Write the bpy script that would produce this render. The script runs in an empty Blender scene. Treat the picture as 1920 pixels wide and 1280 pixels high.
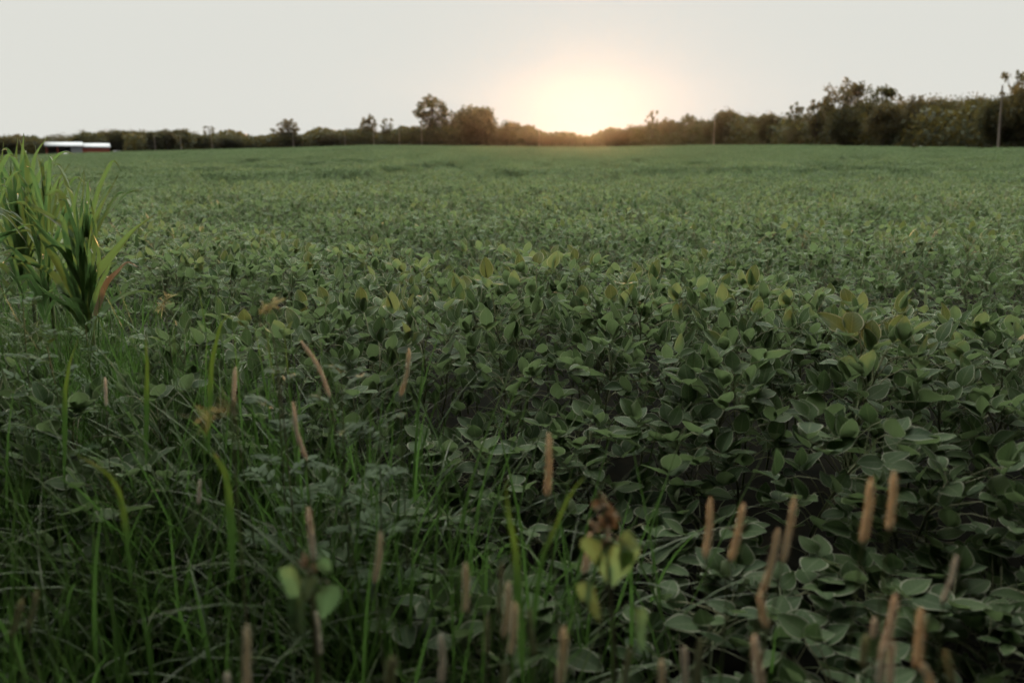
import bpy, math, random
import numpy as np
from mathutils import Vector

S = bpy.context.scene
C = S.collection
R = math.radians
rng = np.random.default_rng(11)

# ------------------------------------------------------------------ camera, sky, sun, exposure
CAM_H, PITCH, LENS = 1.27, 14.0, 28.0
FPX = LENS / 36 * 1920
cam = bpy.data.objects.new('camera', bpy.data.cameras.new('camera'))
C.objects.link(cam)
cam.location = (0, 0, CAM_H)
cam.rotation_euler = (R(90 - PITCH), 0, 0)
cam.data.lens = LENS
cam.data.sensor_width = 36
cam.data.clip_start = 0.05
cam.data.clip_end = 6000
cam.data.dof.use_dof = True
cam.data.dof.focus_distance = 3.4
cam.data.dof.aperture_fstop = 2.2
S.camera = cam

ZENITH, EAST = 7.5, 0.08
SUN_EL, SUN_AZ = 1.2, 5.3            # degrees above the horizon / right of straight ahead
sv = Vector((math.sin(R(SUN_AZ)) * math.cos(R(SUN_EL)), math.cos(R(SUN_AZ)) * math.cos(R(SUN_EL)), math.sin(R(SUN_EL))))
sun = bpy.data.objects.new('sun', bpy.data.lights.new('sun', 'SUN'))
C.objects.link(sun)
sun.data.energy = 2.2
sun.data.angle = R(1.6)
sun.data.color = (1.0, 0.50, 0.20)
sun.rotation_euler = sv.to_track_quat('Z', 'Y').to_euler()

W = bpy.data.worlds.new('World')
S.world = W
W.use_nodes = True
nt = W.node_tree
bg = nt.nodes['Background']
sky = nt.nodes.new('ShaderNodeTexSky')
sky.sky_type = 'NISHITA'
sky.sun_disc = False
sky.sun_elevation = R(4)
sky.sun_rotation = R(SUN_AZ)
sky.air_density = 1.0
sky.dust_density = 3.0
hsv = nt.nodes.new('ShaderNodeHueSaturation')
hsv.inputs['Saturation'].default_value = 0.16
hsv.inputs['Value'].default_value = 9.0
nt.links.new(sky.outputs[0], hsv.inputs['Color'])
mn = nt.nodes.new('ShaderNodeMix')
mn.data_type = 'RGBA'
mn.blend_type = 'DARKEN'
mn.inputs['Factor'].default_value = 1.0
mn.inputs[7].default_value = (3.40, 3.42, 3.19, 1)
nt.links.new(hsv.outputs[0], mn.inputs[6])
# thin high cloud: the veil is brighter overhead than along the horizon, as under any overcast sky
wtc = nt.nodes.new('ShaderNodeTexCoord'); wsp = nt.nodes.new('ShaderNodeSeparateXYZ')
nt.links.new(wtc.outputs['Generated'], wsp.inputs[0])
wz = nt.nodes.new('ShaderNodeMapRange'); wz.interpolation_type = 'SMOOTHSTEP'
for i_, v_ in zip((1, 2, 3, 4), (.15, .85, 0.0, 1.0)): wz.inputs[i_].default_value = v_
nt.links.new(wsp.outputs[2], wz.inputs[0])
wg = nt.nodes.new('ShaderNodeMath'); wg.operation = 'MULTIPLY_ADD'; wg.inputs[1].default_value = ZENITH; wg.inputs[2].default_value = 1.0
nt.links.new(wz.outputs[0], wg.inputs[0])
wv = nt.nodes.new('ShaderNodeVectorMath'); wv.operation = 'SCALE'
# and it fades towards the east, away from the setting sun
wd = nt.nodes.new('ShaderNodeVectorMath'); wd.operation = 'DOT_PRODUCT'; wd.inputs[1].default_value = (math.sin(R(SUN_AZ)), math.cos(R(SUN_AZ)), 0)
nt.links.new(wtc.outputs['Generated'], wd.inputs[0])
wm = nt.nodes.new('ShaderNodeMapRange'); wm.interpolation_type = 'SMOOTHSTEP'
for i_, v_ in zip((1, 2, 3, 4), (-.45, .6, EAST, 1.0)): wm.inputs[i_].default_value = v_
nt.links.new(wd.outputs['Value'], wm.inputs[0])
wx = nt.nodes.new('ShaderNodeMath'); wx.operation = 'MULTIPLY'
nt.links.new(wg.outputs[0], wx.inputs[0]); nt.links.new(wm.outputs[0], wx.inputs[1])
nt.links.new(mn.outputs[2], wv.inputs[0]); nt.links.new(wx.outputs[0], wv.inputs['Scale'])
nt.links.new(wv.outputs[0], bg.inputs['Color'])
bg.inputs['Strength'].default_value = 0.10

S.view_settings.view_transform = 'Standard'
S.view_settings.look = 'None'
S.view_settings.gamma = 1
S.view_settings.exposure = 1.1
S.cycles.use_denoising = True
S.cycles.max_bounces = 6
S.cycles.diffuse_bounces = 0
S.cycles.transparent_max_bounces = 4
S.cycles.volume_bounces = 0

# ------------------------------------------------------------------ helpers
cp, sp = math.cos(R(PITCH)), math.sin(R(PITCH))
def ray(px, py):
    """direction (depth 1 along the view axis) through a pixel of the 1920x1280 photograph"""
    u, v = (px - 960) / FPX, (640 - py) / FPX
    return np.array([u, cp + v * sp, -sp + v * cp])
def at(px, py, depth):
    return np.array([0, 0, CAM_H]) + ray(px, py) * depth
def at_ground(px, dist):
    """ground point at horizontal distance dist in the column px (taken at the horizon)"""
    a = math.atan2((px - 960) / FPX, 1 / cp)
    return a, dist * math.sin(a), dist * math.cos(a)

def tag(o, label=None, cat=None, group=None, kind=None):
    if label: o['label'] = label
    if cat: o['category'] = cat
    if group: o['group'] = group
    if kind: o['kind'] = kind
    return o
def empty(name, loc=(0, 0, 0)):
    o = bpy.data.objects.new(name, None)
    o.empty_display_size = 0.05
    o.location = loc
    C.objects.link(o)
    return o

def unit(v):
    return v / np.maximum(np.linalg.norm(v, axis=-1, keepdims=True), 1e-9)

class MB:
    """collects quads with uv and a per-piece tint, links them as one mesh"""
    def __init__(self):
        self.v, self.f, self.uv, self.t, self.m, self.n = [], [], [], [], [], 0
    def add(self, v, f, uv=None, tint=None, mat=0):
        v = np.asarray(v, float).reshape(-1, 3); f = np.asarray(f, int).reshape(-1, 4)
        self.v.append(v); self.f.append(f + self.n)
        self.uv.append(np.zeros((len(v), 2)) if uv is None else np.asarray(uv, float).reshape(-1, 2))
        self.t.append(np.full(len(v), .5) if tint is None else np.broadcast_to(np.asarray(tint, float).ravel(), (len(v),)))
        self.m.append(np.full(len(f), mat, int)); self.n += len(v)
        return self
    def mesh(self, name, mats, smooth=True):
        v, f = np.concatenate(self.v), np.concatenate(self.f)
        uv, t, m = np.concatenate(self.uv), np.concatenate(self.t), np.concatenate(self.m)
        me = bpy.data.meshes.new(name)
        me.vertices.add(len(v)); me.vertices.foreach_set('co', v.astype(np.float32).ravel())
        me.loops.add(f.size); me.loops.foreach_set('vertex_index', f.astype(np.int32).ravel())
        me.polygons.add(len(f)); me.polygons.foreach_set('loop_start', np.arange(0, f.size, 4, dtype=np.int32))
        me.polygons.foreach_set('material_index', m.astype(np.int32))
        me.polygons.foreach_set('use_smooth', np.full(len(f), smooth))
        l = me.uv_layers.new(name='UVMap'); l.data.foreach_set('uv', uv[f.ravel()].astype(np.float32).ravel())
        a = me.attributes.new('tint', 'FLOAT', 'POINT'); a.data.foreach_set('value', t.astype(np.float32))
        for x in (mats if isinstance(mats, (list, tuple)) else [mats]): me.materials.append(x)
        me.validate(); me.update()
        return me
    def build(self, name, mats, parent=None, smooth=True):
        o = bpy.data.objects.new(name, self.mesh(name, mats, smooth))
        C.objects.link(o)
        if parent: o.parent = parent
        return o
    def tube(self, path, rad, sides=6, tint=.5, mat=0, cap=True):
        p = np.asarray(path, float); k = len(p); rad = np.broadcast_to(np.asarray(rad, float), (k,))
        d = unit(np.gradient(p, axis=0))
        ref = np.array([1., 0, 0]) if abs(d[:, 0]).mean() < .8 else np.array([0, 0, 1.])
        a = unit(np.cross(d, ref)); b = np.cross(d, a)
        th = np.linspace(0, 2 * math.pi, sides, endpoint=False)
        ring = a[:, None, :] * np.cos(th)[None, :, None] + b[:, None, :] * np.sin(th)[None, :, None]
        v = p[:, None, :] + ring * rad[:, None, None]
        i = np.arange(k - 1)[:, None] * sides; j = np.arange(sides)[None, :]; j2 = (j + 1) % sides
        f = np.stack([i + j, i + j2, i + sides + j2, i + sides + j], -1).reshape(-1, 4)
        uv = np.stack(np.broadcast_arrays(np.linspace(0, 1, sides)[None, :], np.linspace(0, 1, k)[:, None]), -1)
        self.add(v, f, uv, tint, mat)
        if cap and sides == 4:
            self.add(v[-1], [[0, 1, 2, 3]], None, tint, mat); self.add(v[0], [[3, 2, 1, 0]], None, tint, mat)
        return self
    def box(self, c, s, rot=0, mat=0):
        c, s = np.asarray(c, float), np.asarray(s, float) / 2
        q = np.array([[x, y, z] for x in (-1, 1) for y in (-1, 1) for z in (-1, 1)]) * s
        cr, sr = math.cos(rot), math.sin(rot)
        q = np.stack([q[:, 0] * cr - q[:, 1] * sr, q[:, 0] * sr + q[:, 1] * cr, q[:, 2]], 1) + c
        for f in ([0, 1, 3, 2], [4, 6, 7, 5], [0, 4, 5, 1], [2, 3, 7, 6], [0, 2, 6, 4], [1, 5, 7, 3]):
            self.add(q[f], [[0, 1, 2, 3]], None, .5, mat)
        return self
    def leaves(self, P, D, N, L, Wd, prof, cols=3, curl=0., fold=0., tint=.5, mat=0, side=0., wave=0.):
        """n blades at once: base P, direction D, normal N, length L, width Wd; prof = half widths along the blade (0..1);
        curl bends the tip away from the normal, fold lifts the margins, side bends sideways"""
        P, D, N = np.atleast_2d(P).astype(float), unit(np.atleast_2d(D).astype(float)), np.atleast_2d(N).astype(float)
        n, r = len(P), len(prof)
        N = unit(N - D * (N * D).sum(1, keepdims=True)); B = np.cross(D, N)
        f1 = lambda x: np.broadcast_to(np.asarray(x, float).ravel(), (n,))
        L, Wd, curl, fold, tint, side = map(f1, (L, Wd, curl, fold, tint, side))
        t = np.linspace(0, 1, r); s = np.linspace(-1, 1, cols)
        ang = curl[:, None] * t[None, :]
        step = L[:, None] / (r - 1)
        dx = np.cos(ang) * step; dz = -np.sin(ang) * step
        X = np.concatenate([np.zeros((n, 1)), np.cumsum((dx[:, 1:] + dx[:, :-1]) / 2, 1)], 1)
        Z = np.concatenate([np.zeros((n, 1)), np.cumsum((dz[:, 1:] + dz[:, :-1]) / 2, 1)], 1)
        Yc = side[:, None] * L[:, None] * t[None, :] ** 2
        w = np.asarray(prof)[None, :] * Wd[:, None] / 2
        Y = Yc[:, :, None] + w[:, :, None] * s[None, None, :] * np.cos(fold)[:, None, None]
        lift = w[:, :, None] * np.abs(s)[None, None, :] * np.sin(fold)[:, None, None]
        if wave:
            ph = rng.uniform(0, 6.28, n)
            lift = lift + wave * L[:, None, None] * np.sin(9 * t[None, :, None] + ph[:, None, None] + s[None, None, :] * 2) * np.abs(s)[None, None, :]
        na, nb = np.sin(ang)[:, :, None], np.cos(ang)[:, :, None]
        V = (P[:, None, None, :] + D[:, None, None, :] * (X[:, :, None] + lift * na)[..., None]
             + N[:, None, None, :] * (Z[:, :, None] + lift * nb)[..., None] + B[:, None, None, :] * Y[..., None])
        i = (np.arange(r - 1)[:, None] * cols + np.arange(cols - 1)[None, :]).ravel()
        q = np.stack([i, i + 1, i + cols + 1, i + cols], 1)
        F = (np.arange(n) * r * cols)[:, None, None] + q[None]
        UV = np.broadcast_to(np.stack(np.meshgrid(t, (s + 1) / 2, indexing='ij'), -1)[None], (n, r, cols, 2))
        return self.add(V, F, UV, np.repeat(tint, r * cols), mat)

OVATE = lambda r: np.array([max(0.03, (math.sin(math.pi * min(1, t) ** 0.78)) ** 0.8 * (1 - .12 * t)) if t < .999 else 0.02 for t in np.linspace(0, 1, r)])
BLADE = lambda r: np.array([(0.75 + .25 * min(1, t * 5)) * (1 - t ** 2.2) + 0.01 for t in np.linspace(0, 1, r)])
HEART = lambda r: np.array([max(.04, (1 - t) ** .75 * min(1, .55 + 2.2 * t) * 1.05) if t < .999 else .02 for t in np.linspace(0, 1, r)])

def spline(pts, k):
    p = np.asarray(pts, float); n = len(p)
    q = np.vstack([2 * p[0] - p[1], p, 2 * p[-1] - p[-2]])
    out = []
    for x in np.linspace(0, n - 1 - 1e-6, k):
        i = int(x); t = x - i; a, b, c, d = q[i:i + 4]
        out.append(.5 * ((2 * b) + (-a + c) * t + (2 * a - 5 * b + 4 * c - d) * t * t + (-a + 3 * b - 3 * c + d) * t ** 3))
    return np.array(out)

_ph = rng.uniform(0, 6.28, 24); _di = rng.uniform(0, 6.28, 24)
_wl = np.geomspace(.9, 16, 24)
def bumps(x, y):
    """uneven crop height in metres, longer across than along the view"""
    x, y = np.asarray(x, float), np.asarray(y, float); h = 0
    for p, d, w in zip(_ph, _di, _wl):
        k = 6.28 / w
        h = h + np.sin(k * (x * .55 * math.cos(d) + y * (.7 + .3 * math.sin(d))) + p) * (w ** .5 if w < 2.5 else 1.58 * 2.5 / w)
    return np.clip(h * 0.06 - .03, -.31, .09)

# ------------------------------------------------------------------ materials
def mat(name, rough=.7, col=(.5, .5, .5), spec=.5):
    m = bpy.data.materials.new(name); m.use_nodes = True
    b = m.node_tree.nodes['Principled BSDF']
    b.inputs['Base Color'].default_value = (*col, 1); b.inputs['Roughness'].default_value = rough
    b.inputs['Specular IOR Level'].default_value = spec
    return m, m.node_tree, b
def node(t, k, **kw):
    n = t.nodes.new(k)
    for a, v in kw.items(): setattr(n, a, v)
    return n
def mixc(t, fac, a, b, blend='MIX'):
    n = node(t, 'ShaderNodeMix', data_type='RGBA', blend_type=blend)
    for s, x in ((0, fac), (6, a), (7, b)):
        if isinstance(x, bpy.types.NodeSocket): t.links.new(x, n.inputs[s])
        elif s == 0: n.inputs[0].default_value = x
        else: n.inputs[s].default_value = (*x, 1)
    return n.outputs[2]
def mth(t, op, a, b=None, c=None):
    n = node(t, 'ShaderNodeMath', operation=op)
    for s, x in enumerate((a, b, c)):
        if x is None: continue
        if isinstance(x, bpy.types.NodeSocket): t.links.new(x, n.inputs[s])
        else: n.inputs[s].default_value = x
    return n.outputs[0]
def ramp(t, x, stops):
    n = node(t, 'ShaderNodeValToRGB'); e = n.color_ramp.elements
    while len(e) < len(stops): e.new(.5)
    for q, (p, c) in zip(e, stops): q.position = p; q.color = (*c, 1)
    t.links.new(x, n.inputs[0]); return n.outputs[0]

def leaf_mat(name, dark, light, under, trans, rough=.5, spec=.4, transw=.3, veins=0., rim=None, objvar=.25, dry=None):
    m, t, b = mat(name, rough, dark, spec)
    at_ = node(t, 'ShaderNodeAttribute', attribute_name='tint').outputs['Fac']
    oi = node(t, 'ShaderNodeObjectInfo').outputs['Random']
    geo = node(t, 'ShaderNodeNewGeometry')
    ns = node(t, 'ShaderNodeTexNoise'); ns.inputs['Scale'].default_value = 30
    tc = node(t, 'ShaderNodeTexCoord'); t.links.new(tc.outputs['Object'], ns.inputs['Vector'])
    x = mth(t, 'ADD', mth(t, 'MULTIPLY', at_, 1 - objvar), mth(t, 'MULTIPLY', oi, objvar))
    x = mth(t, 'ADD', x, mth(t, 'MULTIPLY', mth(t, 'SUBTRACT', ns.outputs['Fac'], .5), .5))
    c = mixc(t, x, dark, light)
    uv = node(t, 'ShaderNodeUVMap'); sep = node(t, 'ShaderNodeSeparateXYZ'); t.links.new(uv.outputs[0], sep.inputs[0])
    u, v = sep.outputs[0], sep.outputs[1]
    d = mth(t, 'ABSOLUTE', mth(t, 'SUBTRACT', v, .5))
    if veins:
        w = mth(t, 'FRACT', mth(t, 'SUBTRACT', mth(t, 'MULTIPLY', u, 7.0), mth(t, 'MULTIPLY', d, 4.0)))
        sv_ = mth(t, 'MULTIPLY', mth(t, 'LESS_THAN', w, .14), .5)
        mid = mth(t, 'LESS_THAN', d, .035)
        c = mixc(t, mth(t, 'MULTIPLY', mth(t, 'MAXIMUM', sv_, mid), veins), c, under)
        bp = node(t, 'ShaderNodeBump'); bp.inputs['Strength'].default_value = .35; bp.inputs['Distance'].default_value = .004
        t.links.new(mth(t, 'MAXIMUM', sv_, mid), bp.inputs['Height']); bp.invert = True
        t.links.new(bp.outputs[0], b.inputs['Normal'])
    if dry:
        tipf = ramp(t, mth(t, 'ADD', u, mth(t, 'MULTIPLY', mth(t, 'SUBTRACT', ns.outputs['Fac'], .5), .4)), [(.7, (0, 0, 0)), (1, (1, 1, 1))])
        c = mixc(t, mth(t, 'MULTIPLY', tipf, .6), c, dry)
    c = mixc(t, mth(t, 'MULTIPLY', geo.outputs['Backfacing'], .8), c, under)
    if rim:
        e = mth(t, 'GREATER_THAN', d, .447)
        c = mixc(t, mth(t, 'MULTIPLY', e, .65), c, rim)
    t.links.new(c, b.inputs['Base Color'])
    tr = node(t, 'ShaderNodeBsdfTranslucent')
    t.links.new(mixc(t, .75, c, trans), tr.inputs['Color'])
    ms = node(t, 'ShaderNodeMixShader'); ms.inputs[0].default_value = transw
    t.links.new(b.outputs[0], ms.inputs[1]); t.links.new(tr.outputs[0], ms.inputs[2])
    t.links.new(ms.outputs[0], t.nodes['Material Output'].inputs['Surface'])
    return m

M_soy = leaf_mat('soybean leaf', (.026, .066, .022), (.115, .182, .066), (.20, .25, .13), (.14, .22, .08), rough=.62, spec=.2, transw=.37, veins=.5, rim=(.60, .60, .45))  # rim: hairy leaf margin, its backlit glow painted into the colour
M_soyfar = leaf_mat('soybean leaf far', (.026, .066, .022), (.115, .182, .066), (.20, .25, .13), (.14, .22, .08), rough=.62, spec=.2, transw=.37, rim=(.60, .60, .45))  # rim paints the same backlit margin glow on the farther leaves
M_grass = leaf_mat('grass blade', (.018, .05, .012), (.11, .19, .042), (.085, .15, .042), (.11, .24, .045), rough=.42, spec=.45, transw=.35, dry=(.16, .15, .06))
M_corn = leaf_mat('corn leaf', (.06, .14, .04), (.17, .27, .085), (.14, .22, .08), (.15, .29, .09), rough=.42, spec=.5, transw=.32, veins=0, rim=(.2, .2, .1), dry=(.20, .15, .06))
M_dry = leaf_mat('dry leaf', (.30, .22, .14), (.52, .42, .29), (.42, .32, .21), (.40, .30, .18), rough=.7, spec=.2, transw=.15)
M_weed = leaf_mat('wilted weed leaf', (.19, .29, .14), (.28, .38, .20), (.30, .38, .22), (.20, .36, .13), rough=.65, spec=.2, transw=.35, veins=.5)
M_feather = leaf_mat('feathery weed leaf', (.03, .08, .02), (.07, .14, .035), (.07, .12, .04), (.12, .2, .05), rough=.6, spec=.3, transw=.3)
M_stem, t, b = mat('plant stem', .6, (.09, .11, .035))
t.links.new(mixc(t, node(t, 'ShaderNodeAttribute', attribute_name='tint').outputs['Fac'], (.07, .125, .03), (.20, .20, .09)), b.inputs['Base Color'])
def head_mat(name, a, c):
    m, t, b = mat(name, .75, a, .2)
    tn = node(t, 'ShaderNodeAttribute', attribute_name='tint').outputs['Fac']
    co = mixc(t, tn, a, c); t.links.new(co, b.inputs['Base Color'])
    tr = node(t, 'ShaderNodeBsdfTranslucent'); t.links.new(co, tr.inputs['Color'])
    ms = node(t, 'ShaderNodeMixShader'); ms.inputs[0].default_value = .5
    t.links.new(b.outputs[0], ms.inputs[1]); t.links.new(tr.outputs[0], ms.inputs[2])
    t.links.new(ms.outputs[0], t.nodes['Material Output'].inputs['Surface'])
    return m
M_head = {'tan': head_mat('tan seed head', (.80, .69, .47), (.93, .83, .60)),
          'pale': head_mat('pale seed head', (.76, .70, .56), (.92, .85, .70)),
          'green': head_mat('green seed head', (.22, .24, .11), (.42, .42, .24))}
M_tree = [leaf_mat('tree foliage', (.020, .034, .012), (.048, .064, .022), (.05, .065, .03), (.16, .12, .03), rough=.6, spec=.25, transw=.36, objvar=.35),
          leaf_mat('tree foliage olive', (.03, .038, .014), (.065, .07, .028), (.06, .07, .035), (.18, .12, .03), rough=.6, spec=.25, transw=.36, objvar=.35)]
M_bark, t, b = mat('bark', .9, (.06, .048, .036), .2)
ns = node(t, 'ShaderNodeTexNoise'); ns.inputs['Scale'].default_value = 6
t.links.new(ramp(t, ns.outputs['Fac'], [(.3, (.035, .028, .02)), (.7, (.09, .075, .06))]), b.inputs['Base Color'])
M_soil, t, b = mat('soil', .95, (.04, .03, .02), .1)
ns = node(t, 'ShaderNodeTexNoise'); ns.inputs['Scale'].default_value = 9; ns.inputs['Detail'].default_value = 8
tc = node(t, 'ShaderNodeTexCoord'); t.links.new(tc.outputs['Object'], ns.inputs['Vector'])
t.links.new(ramp(t, ns.outputs['Fac'], [(.35, (.006, .007, .004)), (.55, (.012, .012, .007)), (.75, (.024, .02, .012))]), b.inputs['Base Color'])
M_meadow, t, b = mat('dry meadow', .95, (.16, .15, .08), .1)
ns = node(t, 'ShaderNodeTexNoise'); ns.inputs['Scale'].default_value = .3; ns.inputs['Detail'].default_value = 8
tc = node(t, 'ShaderNodeTexCoord'); t.links.new(tc.outputs['Object'], ns.inputs['Vector'])
t.links.new(ramp(t, ns.outputs['Fac'], [(.3, (.07, .08, .035)), (.7, (.19, .17, .09))]), b.inputs['Base Color'])

# ------------------------------------------------------------------ terrain
EX = np.array([-900, 0, 100, 200, 400, 550, 700, 900, 1100, 1340, 1500, 1700, 1920, 2900])
ED = np.array([330, 350, 360, 375, 400, 400, 395, 370, 330, 245, 195, 165, 150, 120])
EY = np.array([292, 289, 286.5, 284, 280, 277, 272.5, 274.5, 276, 273, 273, 277, 277, 279])
HOR = 640 - FPX * math.tan(R(PITCH))
CROP = 0.66
EA = np.arctan2((EX - 960) / FPX * cp, 1.0)
ang_ = (HOR - EY) / FPX * cp
EZ = CAM_H + ED * ang_ - CROP
def edge(a):
    return np.interp(a, EA, ED)
def ground_z(x, y):
    x, y = np.asarray(x, float), np.asarray(y, float)
    d = np.hypot(x, y); a = np.arctan2(x, y)
    D, Z = np.interp(a, EA, ED), np.interp(a, EA, EZ)
    Z = np.where(np.abs(a) > 1.3, Z * np.clip((2.2 - np.abs(a)) / .9, 0, 1), Z)
    k = np.clip((d - 8) / (D - 8), 0, 1.0)
    q = np.clip((d - 1.8) / 26.0, 0, 1.0); q = q * q * (3 - 2 * q)
    return Z * k - .26 * q * (1 - k)

def polar_sheet(name, radii, angs, m, dz=0., rfun=None):
    A, Rr = np.meshgrid(angs, radii, indexing='ij')
    if rfun is not None: Rr = rfun(A, Rr)
    x, y = Rr * np.sin(A), Rr * np.cos(A)
    v = np.stack([x, y, ground_z(x, y) + dz], -1)
    na, nr = A.shape
    i = (np.arange(na - 1)[:, None] * nr + np.arange(nr - 1)[None, :]).ravel()
    f = np.stack([i, i + 1, i + nr + 1, i + nr], 1)
    return tag(MB().add(v, f).build(name, m), kind='structure')
rad = np.concatenate([[0.01], np.geomspace(.5, 480, 60)])
ground = polar_sheet('ground', rad, np.linspace(-math.pi, math.pi, 181)[::-1], M_soil)
polar_sheet('meadow', np.linspace(0, 1, 8), np.linspace(-.85, .85, 120)[::-1], M_meadow, .06, lambda A, r: edge(A) + 1 + r * 40)

# ------------------------------------------------------------------ soybean
def trifoliates(mb, P, az, n_l, rows, cols, petiole=True, size=1., up=(48, 28)):
    """three-leaflet leaves at points P (petiole ends) pointing to azimuth az"""
    n = len(P)
    for k in (-1, 0, 1):
        a = az + k * rng.uniform(1.15, 1.6, n) * (1 if k else 0) + rng.normal(0, .15, n)
        el = np.radians(rng.normal(up[0], up[1], n)).clip(-.7, 1.35)
        D = np.stack([np.sin(a) * np.cos(el), np.cos(a) * np.cos(el), np.sin(el)], 1)
        off = .018 if k == 0 else .003
        N = np.stack([-np.sin(a) * np.sin(el), -np.cos(a) * np.sin(el), np.cos(el)], 1) + rng.normal(0, .28, (n, 3))
        L = rng.uniform(.050, .080, n) * size * (1.06 if k == 0 else 1)
        mb.leaves(P + D * off, D, N, L, L * rng.uniform(.68, .86, n), OVATE(rows), cols,
                  curl=rng.normal(.25, .4, n), fold=rng.uniform(.02, .5, n), tint=rng.beta(2, 2, n), wave=.018 if cols > 3 else 0)

def plant_nodes(h, spread):
    """stem path, petiole roots and ends of one soybean plant"""
    lean = rng.normal(0, .05, 2)
    k = 9; z = np.linspace(0, h * .86, k)
    stem = np.stack([lean[0] * (z / h) ** 2 * 2 + rng.normal(0, .006, k), lean[1] * (z / h) ** 2 * 2 + rng.normal(0, .006, k), z], 1)
    roots, ends, azs = [], [], []
    a = rng.uniform(0, 6.28)
    for j in range(27):
        a += 2.4 + rng.normal(0, .35)
        f = .12 + .88 * (j / 26) ** .6
        r0 = np.array([np.interp(f * h * .86, z, stem[:, i]) for i in range(3)])
        reach = spread * rng.uniform(.35, 1.0) * (1.15 - .55 * f ** 3)
        e = r0 + np.array([math.sin(a) * reach, math.cos(a) * reach, h * rng.uniform(.04, .2) + (h * .05 if f > .9 else 0)])
        e[2] = min(e[2], h * rng.uniform(.93, 1.03))
        roots.append(r0); ends.append(e); azs.append(a + rng.normal(0, .5))
    return stem, np.array(roots), np.array(ends), np.array(azs)

def soy_variant(rows, cols, sides, size=1., up=(48, 28)):
    st, lf = MB(), MB()
    h = rng.uniform(.55, .65)
    stem, ro, en, az = plant_nodes(h, .20)
    st.tube(stem, np.linspace(.005, .0025, len(stem)), sides, .5)
    for r0, e in zip(ro, en):
        m = (r0 + e) / 2 + np.array([0, 0, .03])
        st.tube(spline([r0, m, e], 4), .0016, 3, rng.uniform(.3, 1), cap=False)
    trifoliates(lf, en, az, 3, rows, cols, size=size, up=up)
    return st, lf

SOY = []
for k_ in range(12):                                       # big-leaved ones at the very edge, finer ones further in
    s_, l_ = soy_variant(7, 5, 5, (1.10, .96, .84)[k_ // 4])
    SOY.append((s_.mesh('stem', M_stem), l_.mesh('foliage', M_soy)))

# field border on the near left: beyond the line from (-1.9,3.6) to (.35,.9) stands the crop
def in_crop(x, y):
    return (x + 1.9) * (0.9 - 3.6) - (y - 3.6) * (.35 + 1.9) < rng.normal(0, .22) or (y > 1.7 and rng.random() < .25) or (-2.7 < x < -1.2 and 1.9 < y < 3.3 and rng.random() < .7)

LBL_SOY = 'leafy green soybean plant crowded into the near canopy of the field'
def add_soy(x, y, label, group, sc=1.):
    dd_ = math.hypot(x, y) + rng.normal(0, .3)
    i = int(rng.integers(4)) + (0 if dd_ < 2.2 else 4 if dd_ < 3.4 else 8)
    r = bpy.data.objects.new('soybean_plant', None); C.objects.link(r)
    r.empty_display_size = .05
    r.location = (x, y, float(ground_z(x, y))); r.rotation_euler = (0, 0, rng.uniform(0, 6.28))
    s = (1 + float(bumps(x, y)) / .65) * rng.uniform(.94, 1.05) * sc
    r.scale = (max(.85, sc) * rng.uniform(.95, 1.1),) * 2 + (s,)
    tag(r, label, 'soybean', group)
    for nm, me in zip(('stem', 'foliage'), SOY[i]):
        o = bpy.data.objects.new(nm, me); C.objects.link(o); o.parent = r
NEAR = []
cell = .265
NEAR_R = 5.3
for gx in np.arange(-4.5, 4.6, cell):
    for gy in np.arange(.5, 6, cell):
        x, y = gx + rng.uniform(-.1, .1), gy + rng.uniform(-.1, .1)
        d = math.hypot(x, y)
        if d > NEAR_R or d < .72 or abs(x) > .70 * y + .28: continue
        if d < 1.5 and rng.random() < .4: continue
        if in_crop(x, y): NEAR.append((d, x, y))
NEAR.sort()
for d, x, y in NEAR[:300]: add_soy(x, y, LBL_SOY, 'soybean plants at the near edge of the field')
near_max = NEAR[min(299, len(NEAR) - 1)][0]
print('soy near', len(NEAR), near_max)

# templates for the rest of the crop: single plants with light meshes, then patches
TPL = bpy.data.collections.new('crop templates')
def tpl(me):
    o = bpy.data.objects.new('crop_piece_%03d' % len(TPL.objects), me); TPL.objects.link(o)
for _ in range(8):
    s_, l_ = soy_variant(4, 3, 3, .78, (44, 30))
    mb = MB()
    for a, m in ((s_, 0), (l_, 1)):
        for v, f, u, tt in zip(a.v, a.f, a.uv, a.t): pass
        mb.add(np.concatenate(a.v), np.concatenate(a.f), np.concatenate(a.uv), np.concatenate(a.t), m)
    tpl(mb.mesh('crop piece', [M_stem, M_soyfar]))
def patch(size, dens, scale, rows, layers):
    mb = MB(); n = int(size * size * dens)
    x, y = rng.uniform(-size / 2, size / 2, (2, n))
    z = CROP + bumps(x + rng.uniform(0, 90), y + rng.uniform(0, 90)) * .9 - np.abs(rng.normal(0, layers, n)) + .01
    trifoliates(mb, np.stack([x, y, z], 1), rng.uniform(0, 6.28, n), 3, rows, 2 if rows == 3 else 3, size=scale, up=(40, 30))
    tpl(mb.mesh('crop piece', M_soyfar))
for _ in range(5): patch(2.6, 660, .77, 3, .14)
for _ in range(5): patch(6.4, 110, 1.75, 3, .10)

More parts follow.
